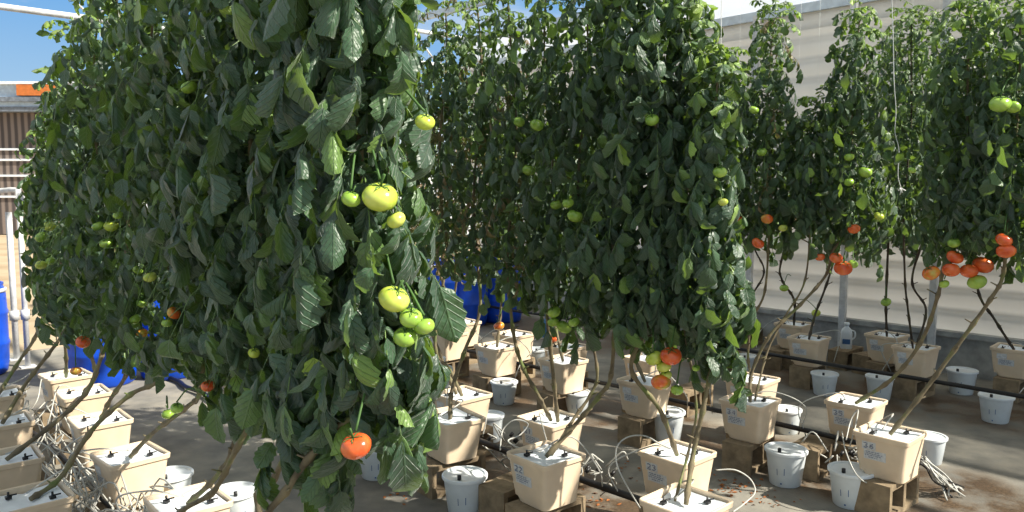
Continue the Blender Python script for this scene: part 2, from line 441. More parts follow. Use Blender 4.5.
# ------------------------------------------------------------------ pots
POTH = .25
def rounded(hx, hy, r, z, cx=0, cy=0, n=4):
    out = []
    for (sx, sy, a0) in ((1, 1, 0), (-1, 1, PI / 2), (-1, -1, PI), (1, -1, 3 * PI / 2)):
        for i in range(n + 1):
            a = a0 + PI / 2 * i / n
            out.append((cx + sx * (hx - r) + r * math.cos(a), cy + sy * (hy - r) + r * math.sin(a), z))
    return out
def rings(k, rr, mi=0, cap0=False, cap1=False, smooth=True):
    n = len(rr[0]); vs = [v for r in rr for v in r]; fs = []
    for i in range(len(rr) - 1):
        for j in range(n): fs.append((i * n + j, i * n + (j + 1) % n, (i + 1) * n + (j + 1) % n, (i + 1) * n + j))
    if cap0: fs.append(tuple(range(n))[::-1])
    if cap1: fs.append(tuple((len(rr) - 1) * n + j for j in range(n)))
    k.add(vs, fs, mi, smooth)
def make_pot():
    e = empty('planter_bucket', (0, 0, 0))
    k = MB(); R = rounded
    rr = [R(.112, .100, .03, 0, 0, -.018), R(.118, .106, .03, .006, 0, -.018), R(.124, .126, .03, .062), R(.140, .143, .025, .222),
          R(.149, .152, .025, .226), R(.151, .154, .025, .248), R(.147, .150, .022, .252), R(.137, .140, .02, .248), R(.132, .135, .02, .205), R(.118, .118, .02, .03)]
    rings(k, rr, 0, True, True)
    o = k.build('body', M['pot'], e); smooth_auto(o, .55)
    # white cover with a shallow seam
    k = MB(); h = .128
    g = [(-h, .236), (-.04, .226), (-.004, .218), (.004, .218), (.05, .230), (h, .238)]
    vs = []
    for (x, z) in g:
        for y in (-.131, -.06, 0, .06, .131): vs.append((x, y, z - .004 * math.cos(y * 12)))
    fs = [(i * 5 + j, (i + 1) * 5 + j, (i + 1) * 5 + j + 1, i * 5 + j + 1) for i in range(5) for j in range(4)]
    k.add(vs, fs, 0, True)
    k.build('cover', M['cover'], e)
    for (x, y) in ((-.07, .07), (.075, -.06)):
        k = MB()
        k.tube([(x, y, .21), (x, y, .262)], .005, 6); k.tube([(x, y, .245), (x + .03, y - .015, .25)], .004, 6); k.box((x - .012, y - .012, .232), (x + .012, y + .012, .243))
        k.build('dripper', M['black'], e)
    # sticker on the -x face (slightly proud of the tapered side)
    k = MB()
    def face(y0, y1, z0, z1, d=.0015):
        f = lambda z: -(.124 + (z - .062) / .16 * .016) - d
        k.add([(f(z0), y0, z0), (f(z0), y1, z0), (f(z1), y1, z1), (f(z1), y0, z1)], [(0, 3, 2, 1)])
    face(.02, .095, .160, .205); face(-.035, .085, .105, .158)
    k.build('label_sticker', M['label'], e)
    k = MB()
    def ink(y0, y1, z0, z1):
        f = lambda z: -(.124 + (z - .062) / .16 * .016) - .003
        k.add([(f(z0), y0, z0), (f(z0), y1, z0), (f(z1), y1, z1), (f(z1), y0, z1)], [(0, 3, 2, 1)])
    for z, a, b in ((.146, .0, .075), (.136, -.02, .07), (.126, -.01, .078), (.115, .01, .06)):
        y = b
        while y > a:
            w = .006 + .010 * RND.random(); ink(max(a, y - w), y, z, z + .005); y -= w + .004
    k.build('label_print', M['ink'], e)
    return e
# seven-segment-like stroked digits drawn as thin polygons (hand-lettered numbers on the stickers)
DIG = {'0': [[(0, 0), (1, 0), (1, 2), (0, 2), (0, 0)]], '1': [[(.5, 0), (.5, 2)]], '2': [[(0, 1.7), (.5, 2), (1, 1.6), (.9, 1.1), (0, 0), (1, 0)]],
       '3': [[(0, 1.8), (.6, 2), (1, 1.6), (.5, 1.1), (1, .5), (.6, 0), (0, .2)]], '4': [[(.8, 0), (.8, 2), (0, .6), (1, .6)]],
       '5': [[(1, 2), (0, 2), (0, 1.1), (.7, 1.2), (1, .6), (.6, 0), (0, .15)]], '6': [[(.9, 1.9), (.2, 1.3), (0, .5), (.5, 0), (1, .5), (.6, 1.1), (.1, .8)]],
       '7': [[(0, 2), (1, 2), (.3, 0)]], '8': [[(.5, 1.1), (0, 1.5), (.5, 2), (1, 1.5), (.5, 1.1), (0, .5), (.5, 0), (1, .5), (.5, 1.1)]], '9': [[(.9, 1.2), (.4, .9), (0, 1.4), (.5, 2), (1, 1.5), (.8, 0)]]}
def number(text, parent):
    k = MB()
    for i, ch in enumerate(text):
        for st in DIG[ch]:
            pts = []
            for (a, b) in st:
                z = .168 + b * .0145; y = .084 - i * .032 - a * .020
                x = -(.124 + (z - .062) / .16 * .016) - .004
                pts.append((x, y, z))
            k.tube(pts, .0026, 5)
    k.build('number', M['ink'], parent)

# pot list: (px, py of rim centre, row code, number or '', label)
RIM = .44
POTS = [
 ('B1', 686, 500, '24', 'beige square planter at the near end of the third row, cut by the frame'),
 ('B1', 546, 453, '22', 'beige square planter numbered 22 with stripes of sun on its side'),
 ('B1', 450, 416, '20', 'tilting beige planter behind the white pail beside the big hanging vine'),
 ('B2', 677, 451, '23', 'beige square planter numbered 23 with a dark dripper under its sticker'),
 ('B2', 551, 417, '21', 'beige planter directly behind the one numbered 22'),
 ('B2', 462, 393, '', 'long looking beige planter behind the tilting planter in the third row'),
 ('A1', 890, 431, '36', 'beige square planter numbered 36 at the near end of the second row'),
 ('A1', 750, 399, '34', 'beige square planter whose block stands behind a lidded white pail in the open'),
 ('A1', 645, 379, '', 'beige planter just under the hanging cluster of red and green tomatoes'),
 ('A1', 563, 359, '', 'beige planter above the pail with blue writing'),
 ('A1', 497, 345, '', 'beige planter on a block in front of the blue barrels, second from the far end'),
 ('A1', 447, 332, '', 'beige planter in front of the blue barrels, beside the white jug'),
 ('A2', 856, 400, '35', 'beige square planter numbered 35 behind the one numbered 36'),
 ('A2', 752, 378, '', 'beige planter half hidden behind the one numbered 34'),
 ('A2', 648, 357, '', 'beige planter peeking out behind the one under the hanging tomato cluster'),
 ('A2', 566, 345, '', 'small looking beige planter with a ripe tomato resting over its rim'),
 ('A2', 514, 333, '', 'beige planter edge showing behind the thin stems near the blue barrels'),
 ('A2', 462, 321, '', 'farthest beige planter of the second row, up against the blue barrels'),
 ('C1', 1014, 347, '', 'beige planter by the ribbed wall cut by the edge of the view'),
 ('C1', 916, 346, '', 'beige planter on blocks by the wall between two white pails'),
 ('C1', 809, 337, '', 'beige planter by the wall beside the white jug'),
 ('C1', 722, 327, '', 'beige planter by the wall mostly hidden by hanging leaves'),
 ('C2', 887, 334, '', 'beige planter against the wall with a dark stem and flat green fruit above'),
 ('C2', 794, 323, '', 'beige planter against the wall, tucked behind the one beside the jug'),
 ('L1', 30, 495, '', 'beige planter of the outer row cut by the lower corner of the view'),
 ('L1', 6, 456, '', 'beige planter at the frame edge, second up from the lower corner'),
 ('L1', 2, 420, '', 'beige planter at the frame edge, third up from the lower corner'),
 ('L1', -3, 393, '', 'beige planter at the frame edge next to the steel end posts'),
 ('L2', 188, 499, '', 'beige planter with two thick green stems and black tubing, cut by the lower frame'),
 ('L2', 130, 453, '', 'tall looking beige planter of the outer row in front of the bare floor'),
 ('L2', 100, 418, '', 'beige planter just behind the tall looking one in the outer row'),
 ('L2', 83, 391, '', 'beige planter of the outer row in front of the lit blue barrel'),
 ('L2', 66, 374, '', 'farthest beige planter of the outer row, below the small red tomato'),
]
pot_proto = make_pot(); block_proto = make_block()
used = {'pot': False, 'block': False}
POTPOS = []
ROWNAME = {'A': 'second row from wall', 'B': 'third row from wall', 'C': 'wall row', 'L': 'outer row'}
POTS += [('L1', W(1.25, .85, RIM), 0, '', 'beige planter at the foot of the tallest vine nearest the camera'), ('L2', W(1.7, 1.25, RIM), 0, '', 'beige planter at the foot of the broad vine beside the tallest one')]
for i, (row, px, py, num, lab) in enumerate(POTS):
    p = at_z(px, py, RIM) if isinstance(px, int) else px
    rz = ROW + math.radians(RND.uniform(-4, 4))
    if i == 0: e = pot_proto; e.location = (p.x, p.y, .19); e.rotation_euler = (0, 0, rz)
    else: e = clone_tree(pot_proto, (p.x, p.y, .19), rz)
    tag(e, lab, 'planter', 'square planters in the ' + ROWNAME[row[0]])
    if row == 'B1' and px == 450: e.rotation_euler = (math.radians(2.5), math.radians(1.5), rz); e.location.z += .008
    POTPOS.append((row, e, p, px, num))
    b = block_proto if i == 0 else clone(block_proto)
    b.location = (p.x, p.y, 0); b.rotation_euler = (0, 0, rz + math.radians(RND.uniform(-3, 3)))
    tag(b, 'hollow concrete block under the ' + lab.replace('beige square planter', 'planter').replace('beige planter', 'planter'), 'block', 'concrete blocks in the ' + ROWNAME[row[0]])
for (row, e, p, px, num) in POTPOS:
    if num: number(num, e)
for (row, e, p, px, num) in POTPOS:
    b_l = e['label'].split()
# labels of blocks: keep within 16 words
for o in col.objects:
    if 'label' in o and o['label'].startswith('hollow concrete block'):
        w = o['label'].replace(', its white top cut by the frame edge', '').replace(', cut by the lower frame', '').replace('tall looking ', 'tall ').split(); o['label'] = ' '.join(w[:16])

# drip tubes: from the black pipe arching over the rim into each pot (parts of the pot)
def drip(e, pts_w, r=.004, name='drip_tube', m='tube'):
    inv = (Matrix.Translation(e.location) @ e.rotation_euler.to_matrix().to_4x4()).inverted()
    k = MB(); k.tube([inv @ q for q in bez(pts_w, 8)], r, 6)
    return k.build(name, M[m], e)
PIPEC = {'A': 4.76, 'B': 3.12, 'C': 7.0, 'L': 1.12}
for (row, e, p, px, num) in POTPOS:
    R = e.rotation_euler.to_matrix()
    u, c = UC(p); pc = PIPEC[row[0]]
    du = RND.choice((-1, 1)) * RND.uniform(.12, .22)
    base = W(u + du, pc, .2)
    side = 1 if pc > c else -1
    inn = p + R @ Vector((.03 * RND.uniform(-1, 1), .05, 0)); inn.z = .435
    edge = W(u + du * .3, c + side * .15, .47 + RND.uniform(0, .05))
    mid = W(u + du * 1.2, c + side * .24, .40 + RND.uniform(-.08, .08))
    drip(e, [base, mid, edge, inn])
# the two large loops seen in the third row
def loop_tube(pxs, d0, lab, r=.004):
    k = MB(); pts = [at_d(x, y, d) for (x, y, d) in pxs]
    k.tube(bez(pts, 8), r, 7)
    o = k.build('drip_hose', M['tube']); tag(o, lab, 'hose'); return o
loop_tube([(640, 508, 3.75), (628, 488, 3.75), (617, 465, 3.8), (617, 447, 3.85), (628, 437, 3.88), (645, 436, 3.86), (660, 444, 3.84), (672, 449, 3.83)], 0, 'thin white hose making a tall hoop beside the planter numbered 23')
loop_tube([(716, 470, 4.0), (735, 470, 4.0), (750, 479, 4.0), (755, 492, 3.95), (745, 503, 3.9), (733, 512, 3.8)], 0, 'thin white hose curving over the floor past the planter near end of third row')
loop_tube([(500, 450, 4.2), (503, 430, 4.3), (515, 420, 4.3), (528, 424, 4.3), (520, 435, 4.25), (508, 441, 4.2), (522, 449, 4.05), (540, 452, 3.95)], 0, 'thin white hose coiled beside the planter numbered 22')
loop_tube([(432, 424, 4.55), (446, 440, 4.45), (462, 452, 4.5), (476, 450, 4.6)], 0, 'pale thin hose drooping across the side of the tilting planter')
loop_tube([(842, 432, 4.5), (846, 452, 4.25), (856, 474, 4.15), (868, 483, 4.2), (880, 480, 4.3)], 0, 'thin white hose looping down between planter 36 and the white pail')
loop_tube([(846, 440, 4.6), (851, 420, 4.7), (858, 410, 4.7), (855, 428, 4.55), (850, 446, 4.5)], 0, 'thin white hose hanging in a narrow loop on planter 35')
loop_tube([(515, 378, 6.2), (522, 362, 6.3), (538, 350, 6.4), (552, 352, 6.4)], 0, 'thin pale hose bowed up behind the second row near the blue barrels')

# black supply pipes
def pipe(c, u0, u1, z, r, lab, wob=.02):
    k = MB(); pts = []
    n = 16
    for i in range(n + 1):
        u = u0 + (u1 - u0) * i / n
        pts.append(W(u, c + RND.uniform(-wob, wob), z + RND.uniform(-.008, .008)))
    k.tube(bez(pts, 3), r, 8)
    o = k.build('supply_pipe', M['black']); tag(o, lab, 'pipe', 'black supply pipes'); return o
pipe(4.76, 1.62, 8.6, .23, .017, 'black pipe along the second row from the wall')
pipe(3.12, 2.05, 8.4, .215, .02, 'black pipe along the third row from the wall')
pipe(6.62, .2, 8.6, .27, .017, 'black pipe in front of the wall row planters')
pipe(1.12, 1.5, 8.6, .20, .016, 'black pipe under the tangled tubing of the outer row')
pipe(2.55, 5.2, 8.8, .03, .02, 'black pipe lying on the bare floor near the blue barrels', .03)

# tangled white tubing between the two lines of the outer row
k = MB()
for i in range(62):
    u = RND.uniform(2.3, 6.0); c = RND.uniform(.98, 1.22)
    pts = []
    for j in range(6):
        pts.append(W(u + RND.uniform(-.28, .28), min(1.24, max(.93, c + RND.uniform(-.14, .14))), RND.uniform(.02, .42)))
    k.tube(bez(pts, 5), .0045, 5)
o = k.build('tubing_tangle', M['tube']); tag(o, 'tangle of thin white tubing between the two lines of the outer row', 'tubing', kind='stuff')
k = MB()
for i in range(16):
    a = at_z(924 + RND.uniform(-5, 4), 458 + RND.uniform(-3, 6), .2); b = at_z(940 + RND.uniform(-6, 8), 478 + RND.uniform(-6, 6), .10); d = at_z(952 + RND.uniform(-8, 14), 492 + RND.uniform(-6, 10), .01)
    k.tube(bez([a, b, d], 6), .0055, 5, mi=RND.choice((0, 0, 1)))
o = k.build('hose_bundle', [M['tube'], M['black']]); tag(o, 'frayed bundle of grey hose ends behind planter 36', 'hose', kind='stuff')
# bundle of fittings between 35 and 36 and behind 34
for (x, y, z0, lab) in ((845, 452, .2, 'cluster of white hose ends and black clips between planters 35 and 36'), (590, 470, .2, 'cluster of hose ends and black clips at the side of planter 22'), (497, 440, .2, 'cluster of black clips on the pipe beside the tilting planter')):
    k = MB(); c0 = at_z(x, y, z0); q0 = Vector(c0)
    for i in range(12):
        a = q0 + Vector((RND.uniform(-.12, .12), RND.uniform(-.08, .08), RND.uniform(-.10, .03)))
        b = a + Vector((RND.uniform(-.1, .1), RND.uniform(-.06, .06), RND.uniform(-.05, .12))); d = b + Vector((RND.uniform(-.08, .08), RND.uniform(-.05, .05), RND.uniform(-.1, .02)))
        k.tube(bez([a, b, d], 5), .005, 5, mi=0)
    for i in range(6):
        a = q0 + Vector((RND.uniform(-.14, .14), RND.uniform(-.06, .06), RND.uniform(-.02, .03))); k.tube([a, a + Vector((.02, .01, .02))], .011, 7, mi=1)
    o = k.build('hose_fittings', [M['tube'], M['black']]); tag(o, lab, 'fittings', kind='stuff')

# ------------------------------------------------------------------ pails
def make_pail():
    e = empty('plastic_pail', (0, 0, 0))
    k = MB(); k.lathe([(.0, 0), (.088, 0), (.093, .006), (.119, .205), (.122, .205), (.122, .214), (.116, .214), (.112, .2), (.112, .19)], 32); o = k.build('body', M['pail'], e); smooth_auto(o, .7)
    k = MB(); k.lathe([(.0, .205), (.108, .207), (.112, .214), (.124, .216), (.128, .212), (.128, .198), (.1235, .198)], 32); o = k.build('lid', M['lid'], e); smooth_auto(o, .7)
    k = MB()
    k.tube([(-.02, -.075, .205), (-.02, -.075, .232)], .011, 8); k.build('fitting', M['black'], e)
    k = MB()
    def mark(a, z0, z1, w):
        vs = []
        for (aa, z) in ((a - w, z0), (a + w, z0), (a + w, z1), (a - w, z1)):
            r = .093 + (z - .006) / .199 * .026 + .0012
            vs.append((r * math.cos(aa), r * math.sin(aa), z))
        k.add(vs, [(0, 1, 2, 3)])
    mark(-PI / 2 - .22, .075, .115, .018); mark(-PI / 2 + .18, .08, .122, .018); mark(-PI / 2 + .0, .02, .03, .05)
    k.build('graduation_mark', M['bluewrite'], e)
    return e
pail0 = make_pail()
# (px of centre, py of bottom centre, scale, label)
PAILS = [
 (785, 483, 1.0, 'lidded white pail with two dark marks in front of planter 34'),
 (850, 504, 1.0, 'lidded white pail overlapped by planter 36 and its hose'),
 (465, 512, 1.0, 'white pail standing under the tilting planter, cut by the frame'),
 (504, 403, .92, 'white pail below the planter second from the far end of the second row'),
 (577, 414, .86, 'small white pail with blue writing below a second row planter'),
 (667, 440, 1.0, 'white pail behind planter 23'),
 (824, 394, .92, 'white pail in shade below the planter beside the wall jug'),
 (879, 399, .92, 'white pail in shade between planters 35 and the wall row'),
 (961, 393, 1.0, 'white pail by the wall with the black pipe passing in front'),
 (995, 421, .98, 'white pail standing alone on open floor near the view edge'),
 (489, 440, .9, 'white pail sliver beside the long looking planter of the third row'),
 (786, 432, .86, 'round white pail sitting behind the black pipe of the second row'),
 (928, 462, .86, 'white pail half hidden behind planter 36'),
 (745, 375, .9, 'white pail at the foot of the curving stems near the wall'),
 (172, 508, .95, 'pale pail between the outer row planters and the bare floor'),
 (236, 526, .95, 'pale pail beside the planter with two thick stems, cut by the lower frame'),
 (275, 433, .95, 'white pail behind the hanging leaves at the bare floor edge'),
 (376, 476, .95, 'white pail with blue print under the low red tomato'),
 (536, 368, .95, 'round white pail beyond the bowed hose in the second row'),
]
for i, (px, py, s, lab) in enumerate(PAILS):
    p = at_z(px, py, 0)
    e = pail0 if i == 0 else clone_tree(pail0, p, 0)
    e.location = p; e.rotation_euler = (0, 0, math.atan2(-p.x, p.y) + RND.uniform(-.35, .35)); e.scale = (s, s, s * RND.uniform(.95, 1.03))
    tag(e, lab, 'pail', 'white pails')
# print band on two pails
for (i, w) in ((4, .5), (17, .6)):
    pass
# jugs
def jug(px, py, z, s, lab, m1='jug', print_=True):
    p = at_z(px, py, z); e = empty('plastic_jug', p, math.atan2(-p.x, p.y)); e.scale = (s, s, s)
    k = MB(); R = rounded
    rings(k, [R(.05, .05, .02, 0), R(.055, .055, .022, .01), R(.055, .055, .022, .15), R(.045, .045, .025, .19), R(.022, .022, .0219, .215), R(.020, .020, .0199, .232)], 0, True, True)
    o = k.build('body', M[m1], e); smooth_auto(o, .8)
    k = MB(); k.lathe([(.0, .262), (.022, .262), (.025, .258), (.025, .232), (.0, .232)], 16); k.build('cap', M['cover' if m1 == 'jug' else 'bluecap'], e)
    k = MB(); k.tube(bez([(.045, 0, .185), (.075, 0, .17), (.078, 0, .12), (.052, 0, .09)], 4), .008, 7); k.build('handle', M[m1], e)
    if print_:
        k = MB(); k.box((-.035, -.0575, .05), (.035, -.0552, .10)); k.build('label', M['bluewrite'], e)
    tag(e, lab, 'jug'); return e
# shelf rail by the wall that the jug stands on is the kerb top; support block below each jug
def support_block(px, py, z, lab):
    p = at_z(px, py, z); b = clone(block_proto); b.location = (p.x, p.y, 0); b.rotation_euler = (0, 0, ROW); tag(b, lab, 'block'); return p
support_block(846, 348, .19, 'concrete block carrying the white jug by the wall')
jug(846, 348, .19, 1.0, 'white jug with blue label standing beside the wall row planters')
support_block(443, 387, .19, 'concrete block carrying the white jug by the tilting planter')
jug(443, 387, .19, .95, 'white jug beside the long looking planter of the third row')
jug(547, 338, 0.0, 1.1, 'small blue jug on the floor beyond the second row', 'bluecap', False)
# extra low blocks lying along the rows
EXTRA = [(515, 512, 'B', 'dark concrete block beside the pail under the tilting planter'), (815, 470, 'A', 'concrete block lying between the two lidded white pails'),
         (780, 366, 'C', 'grey concrete block on its side before the wall row'), (690, 410, 'A', 'concrete block behind planter 23 in the second row'), (748, 345, 'C', 'grey block beside the hidden wall row planter'),
         (873, 372, 'C', 'concrete block under the pipe between two wall row planters')]
for (px, py, r, lab) in EXTRA:
    p = at_z(px, py, 0); b = clone(block_proto); b.location = (p.x, p.y, 0); b.rotation_euler = (0, 0, ROW + RND.uniform(-.25, .25)); tag(b, lab, 'block')

# ------------------------------------------------------------------ barrels
def make_barrel():
    e = empty('blue_barrel', (0, 0, 0))
    k = MB(); k.lathe([(0, 0), (.25, 0), (.27, .02), (.285, .12), (.29, .27), (.298, .29), (.298, .31), (.29, .33), (.29, .57), (.298, .59), (.298, .61), (.29, .63), (.285, .78), (.265, .86), (.27, .865), (.27, .885), (.25, .885), (.245, .87), (0, .87)], 36)
    o = k.build('drum', M['barrel'], e); smooth_auto(o, .8)
    k = MB(); k.lathe([(.287, .80), (.294, .803), (.294, .83), (.277, .835)], 36); k.build('ring', M['steel'], e)
    k = MB(); k.tube([(.14, 0, .87), (.14, 0, .895)], .035, 12); k.tube([(-.14, 0, .87), (-.14, 0, .895)], .035, 12); k.build('bung', M['black'], e)
    return e
b0 = make_barrel()
BARRELS = [(104, 391, 'lit blue barrel behind the outer row planters'), (172, 382, 'blue barrel between hanging leaves above the bare floor'), (-24, 382, 'blue barrel at the very edge by the steel end posts'),
           (436, 331, 'blue barrel beside the big hanging vine, first of three'), (466, 328, 'blue barrel in the middle of the three in shade'), (501, 324, 'blue barrel in shade behind the thin stems, last of three')]
for i, (px, py, lab) in enumerate(BARRELS):
    p = at_z(px, py, 0); p = p + Vector((0, .29, 0)) + Vector((p.x, 0, 0)) * .29 / p.y
    e = b0 if i == 0 else clone_tree(b0, p, RND.uniform(0, 3)); e.location = p
    tag(e, lab, 'barrel', 'blue barrels')

# leaf litter near planter 34
k = MB()
for i in range(160):
    px, py = RND.choice(((730, 487), (740, 483), (640, 470), (400, 490), (765, 500), (590, 500)))
    p = at_z(px + RND.gauss(0, 16), py + RND.gauss(0, 6), .004)
    a = RND.uniform(0, 6.28); s = RND.uniform(.008, .02); h = RND.uniform(.002, .012)
    dx, dy = math.cos(a) * s, math.sin(a) * s
    k.add([(p.x - dx, p.y - dy, .003), (p.x - dy * .5, p.y + dx * .5, h), (p.x + dx, p.y + dy, .004), (p.x + dy * .5, p.y - dx * .5, h * .5)], [(0, 1, 2, 3)])
o = k.build('leaf_litter', M['litter']); tag(o, 'scatter of dry orange brown leaf litter on the wet concrete', 'litter', kind='stuff')

# ------------------------------------------------------------------ vines
NPR = np.random.RandomState(5)
def nrm(a): return a / np.maximum(np.linalg.norm(a, axis=-1, keepdims=True), 1e-9)
def leaflet_batch(P, D, Nn, L, Wd, curl, cup, tint, R=6, C=4):
    """P base, D direction, Nn upper-surface normal; (n,3). Returns verts, faces, uv, tint per vert"""
    n = len(P)
    D = nrm(D); Nn = nrm(Nn - D * np.sum(Nn * D, 1, keepdims=True)); S = np.cross(D, Nn)
    t = np.linspace(0, 1, R + 1); s = np.linspace(-1, 1, C + 1)
    w = (t ** .55) * ((1 - t) ** .62); w = w / w.max()
    ser = 1 + .10 * np.where(np.arange(R + 1) % 2 == 0, -1, 1); w = w * ser; w[0] = .03; w[-1] = .02
    T, Sg = np.meshgrid(t, s, indexing='ij')
    Wg = np.repeat(w[:, None], C + 1, 1)
    kap = curl[:, None, None]
    kk = np.where(np.abs(kap) < 1e-3, 1e-3, kap)
    X = np.sin(kk * T) / kk; Z = -(1 - np.cos(kk * T)) / kk
    ph = NPR.uniform(0, 6.28, n)[:, None, None]
    Zs = cup[:, None, None] * (np.abs(Sg) ** 1.8) * Wg * .5 + .06 * np.sin(T * 9 + ph + Sg * 2.4) * np.abs(Sg) + .06 * np.sin(T * 5.5 + ph * 1.7) * (1 - np.abs(Sg)) * Wg
    Y = Sg * Wg * .5 * (1 - .25 * np.abs(cup[:, None, None]))
    V = (P[:, None, None, :] + D[:, None, None, :] * (X * L[:, None, None])[..., None] + Nn[:, None, None, :] * (Z * L[:, None, None] + Zs * Wd[:, None, None])[..., None]
         + S[:, None, None, :] * (Y * Wd[:, None, None])[..., None])
    V = V.reshape(n, -1, 3)
    m = (R + 1) * (C + 1)
    f = np.array([(i * (C + 1) + j, (i + 1) * (C + 1) + j, (i + 1) * (C + 1) + j + 1, i * (C + 1) + j + 1) for i in range(R) for j in range(C)])
    Fc = (f[None] + (np.arange(n) * m)[:, None, None]).reshape(-1, 4)
    uv = np.stack([Sg * Wg, T], -1).reshape(1, m, 2).repeat(n, 0).reshape(-1, 2)
    tv = np.repeat(tint, m)
    return V.reshape(-1, 3), Fc, uv, tv

def foliage_mesh(name, pts_fn, z0, z1, nleaf, radius, lsize, fruits, parent, loc, dry=0.0, young_backlit_top=True, fine=(6, 4), lean=None, bare=0.0, sq=(1, 1)):
    """leaves along a vertical vine between z0 and z1. pts_fn(z) -> xy of the stem"""
    n = nleaf
    z = z0 + .10 + (z1 - z0 - .10) * (np.arange(n) + NPR.uniform(-.4, .4, n)) / n
    if bare > 0:
        keep = NPR.rand(n) > bare * np.clip(1 - (z - z0) / (z1 - z0) * 1.6, 0, 1); z = z[keep]; n = len(z)
    az = np.arange(n) * 2.39996 + NPR.uniform(-.5, .5, n)
    top = np.clip((z - (z1 - .55)) / .55, 0, 1) if young_backlit_top else np.zeros(n)
    bot = np.clip(1 - (z - z0) / .45, 0, 1)
    bx = np.array([pts_fn(q) for q in z])
    h = np.stack([np.cos(az), np.sin(az), np.zeros(n)], 1)
    base = np.stack([bx[:, 0], bx[:, 1], z], 1)
    Lr = radius * NPR.uniform(.65, 1.25, n) * (1 - .45 * top) * (1 - .35 * bot)
    upk = (.25 + .5 * top) * NPR.uniform(.3, 1.2, n); droop = (.95 - .55 * top) * NPR.uniform(.7, 1.3, n)
    side = np.stack([-np.sin(az), np.cos(az), np.zeros(n)], 1)
    P, D, NN, LL, WW, CU, CP_, TI = [], [], [], [], [], [], [], []
    isdry = NPR.rand(n) < dry * np.clip(1.25 - (z - z0) / (z1 - z0) * 1.1, 0, 1)
    rib_v, rib_f = [], []
    def rach(q):
        hz = Lr * (1.05 * q - .25 * q * q); vz = Lr * (upk * q - droop * q * q)
        p = base + h * hz[:, None]; p = p.copy(); p[:, 2] += vz; return p
    ts = 0.35 * NPR.rand(n)
    for (q, sd, sz) in ((.16, 1, .7), (.22, -1, .75), (.38, 1, .72), (.42, -1, .72), (.55, 1, .45), (.66, 1, .95), (.70, -1, .95), (.84, -1, .5), (.90, 1, 1.0), (.93, -1, 1.0), (1.0, 0, 1.25)):
        p = rach(q); tg = nrm(rach(min(1, q + .05)) - rach(q - .05))
        d = tg * (.55 if sd else 1.0) + side * (sd * .75) + np.array([0, 0, -1.0]) * ((.55 - .55 * top) * NPR.uniform(.5, 1.6, n))[:, None] + NPR.normal(0, .22, (n, 3))
        nn = h * .7 + np.array([0, 0, 1.0]) * (.7 + .5 * top)[:, None] + side * (sd * .25) + NPR.normal(0, .42, (n, 3))
        l = lsize * sz * NPR.uniform(.75, 1.25, n) * (1 - .45 * top)
        P.append(p); D.append(d); NN.append(nn); LL.append(l); WW.append(l * NPR.uniform(.48, .72, n) * np.where(isdry, .5, 1))
        CU.append(NPR.uniform(.2, 2.5, n) + isdry * 1.2); CP_.append(NPR.uniform(-2.1, .3, n)); 
        tt = np.clip(NPR.normal(.27, .17, n) + .7 * top * NPR.rand(n), 0, .82); tt = np.where(isdry, NPR.uniform(.88, 1, n), tt); TI.append(tt)  # top leaves yellower: young growth, plus backlit glow put into the tint
    P, D, NN = np.concatenate(P), np.concatenate(D), np.concatenate(NN)
    LL, WW, CU, CP_, TI = map(np.concatenate, (LL, WW, CU, CP_, TI))
    # leaves part around the fruit
    if fruits:
        keep = np.ones(len(P), bool); cpos = np.array([0, 0, CAMZ])
        mid = P + nrm(D) * (LL * .5)[:, None]
        for (fp, fr) in fruits:
            fp = np.array(fp); ax = nrm((cpos - fp)[None])[0]
            rel = mid - fp; al = rel @ ax; pr = np.linalg.norm(rel - al[:, None] * ax, axis=1)
            keep &= ~((pr < fr * 1.1 + LL * .40) & (al > -fr * .3) & (al < 1.9))
        P, D, NN, LL, WW, CU, CP_, TI = [a[keep] for a in (P, D, NN, LL, WW, CU, CP_, TI)]
    V, Fc, uv, tv = leaflet_batch(P, D, NN, LL, WW, CU, CP_, TI, *fine)
    # rachis as slim three-sided stalks
    qs = [0, .3, .6, 1.0]; R4 = [rach(q) for q in qs]
    rv = []; 
    for i, q in enumerate(qs):
        rr = .0035 * (1 - .6 * q)
        for a in range(3):
            off = side * (math.cos(a * 2.094) * rr) + np.array([0, 0, 1.0]) * (math.sin(a * 2.094) * rr); rv.append(R4[i] + off)
    rv = np.stack(rv, 1)  # n,12,3
    rf = np.array([(i * 3 + a, i * 3 + (a + 1) % 3, (i + 1) * 3 + (a + 1) % 3, (i + 1) * 3 + a) for i in range(3) for a in range(3)])
    rF = (rf[None] + (np.arange(n) * 12)[:, None, None]).reshape(-1, 4) + len(V)
    V = np.concatenate([V, rv.reshape(-1, 3)]) - np.array(loc); Fc = np.concatenate([Fc, rF])
    uv = np.concatenate([uv, np.tile([[.9, .5]], (n * 12, 1))]); tv = np.concatenate([tv, np.repeat(np.where(isdry, .92, .6), 12)])
    me = bpy.data.meshes.new(name); nv, nf = len(V), len(Fc)
    me.vertices.add(nv); me.vertices.foreach_set('co', V.astype(np.float32).ravel())
    me.loops.add(nf * 4); me.loops.foreach_set('vertex_index', Fc.astype(np.int32).ravel())
    me.polygons.add(nf); me.polygons.foreach_set('loop_start', (np.arange(nf) * 4).astype(np.int32)); 
    me.polygons.foreach_set('use_smooth', np.ones(nf, bool))
    me.update(calc_edges=True)
    ul = me.uv_layers.new(name='uv'); ul.data.foreach_set('uv', uv[Fc.ravel()].astype(np.float32).ravel())
    a = me.attributes.new('tint', 'FLOAT', 'POINT'); a.data.foreach_set('value', tv.astype(np.float32))
    me.materials.append(M['leaf']); me.validate()
    o = bpy.data.objects.new(name, me); col.objects.link(o); o.parent = parent
    return o

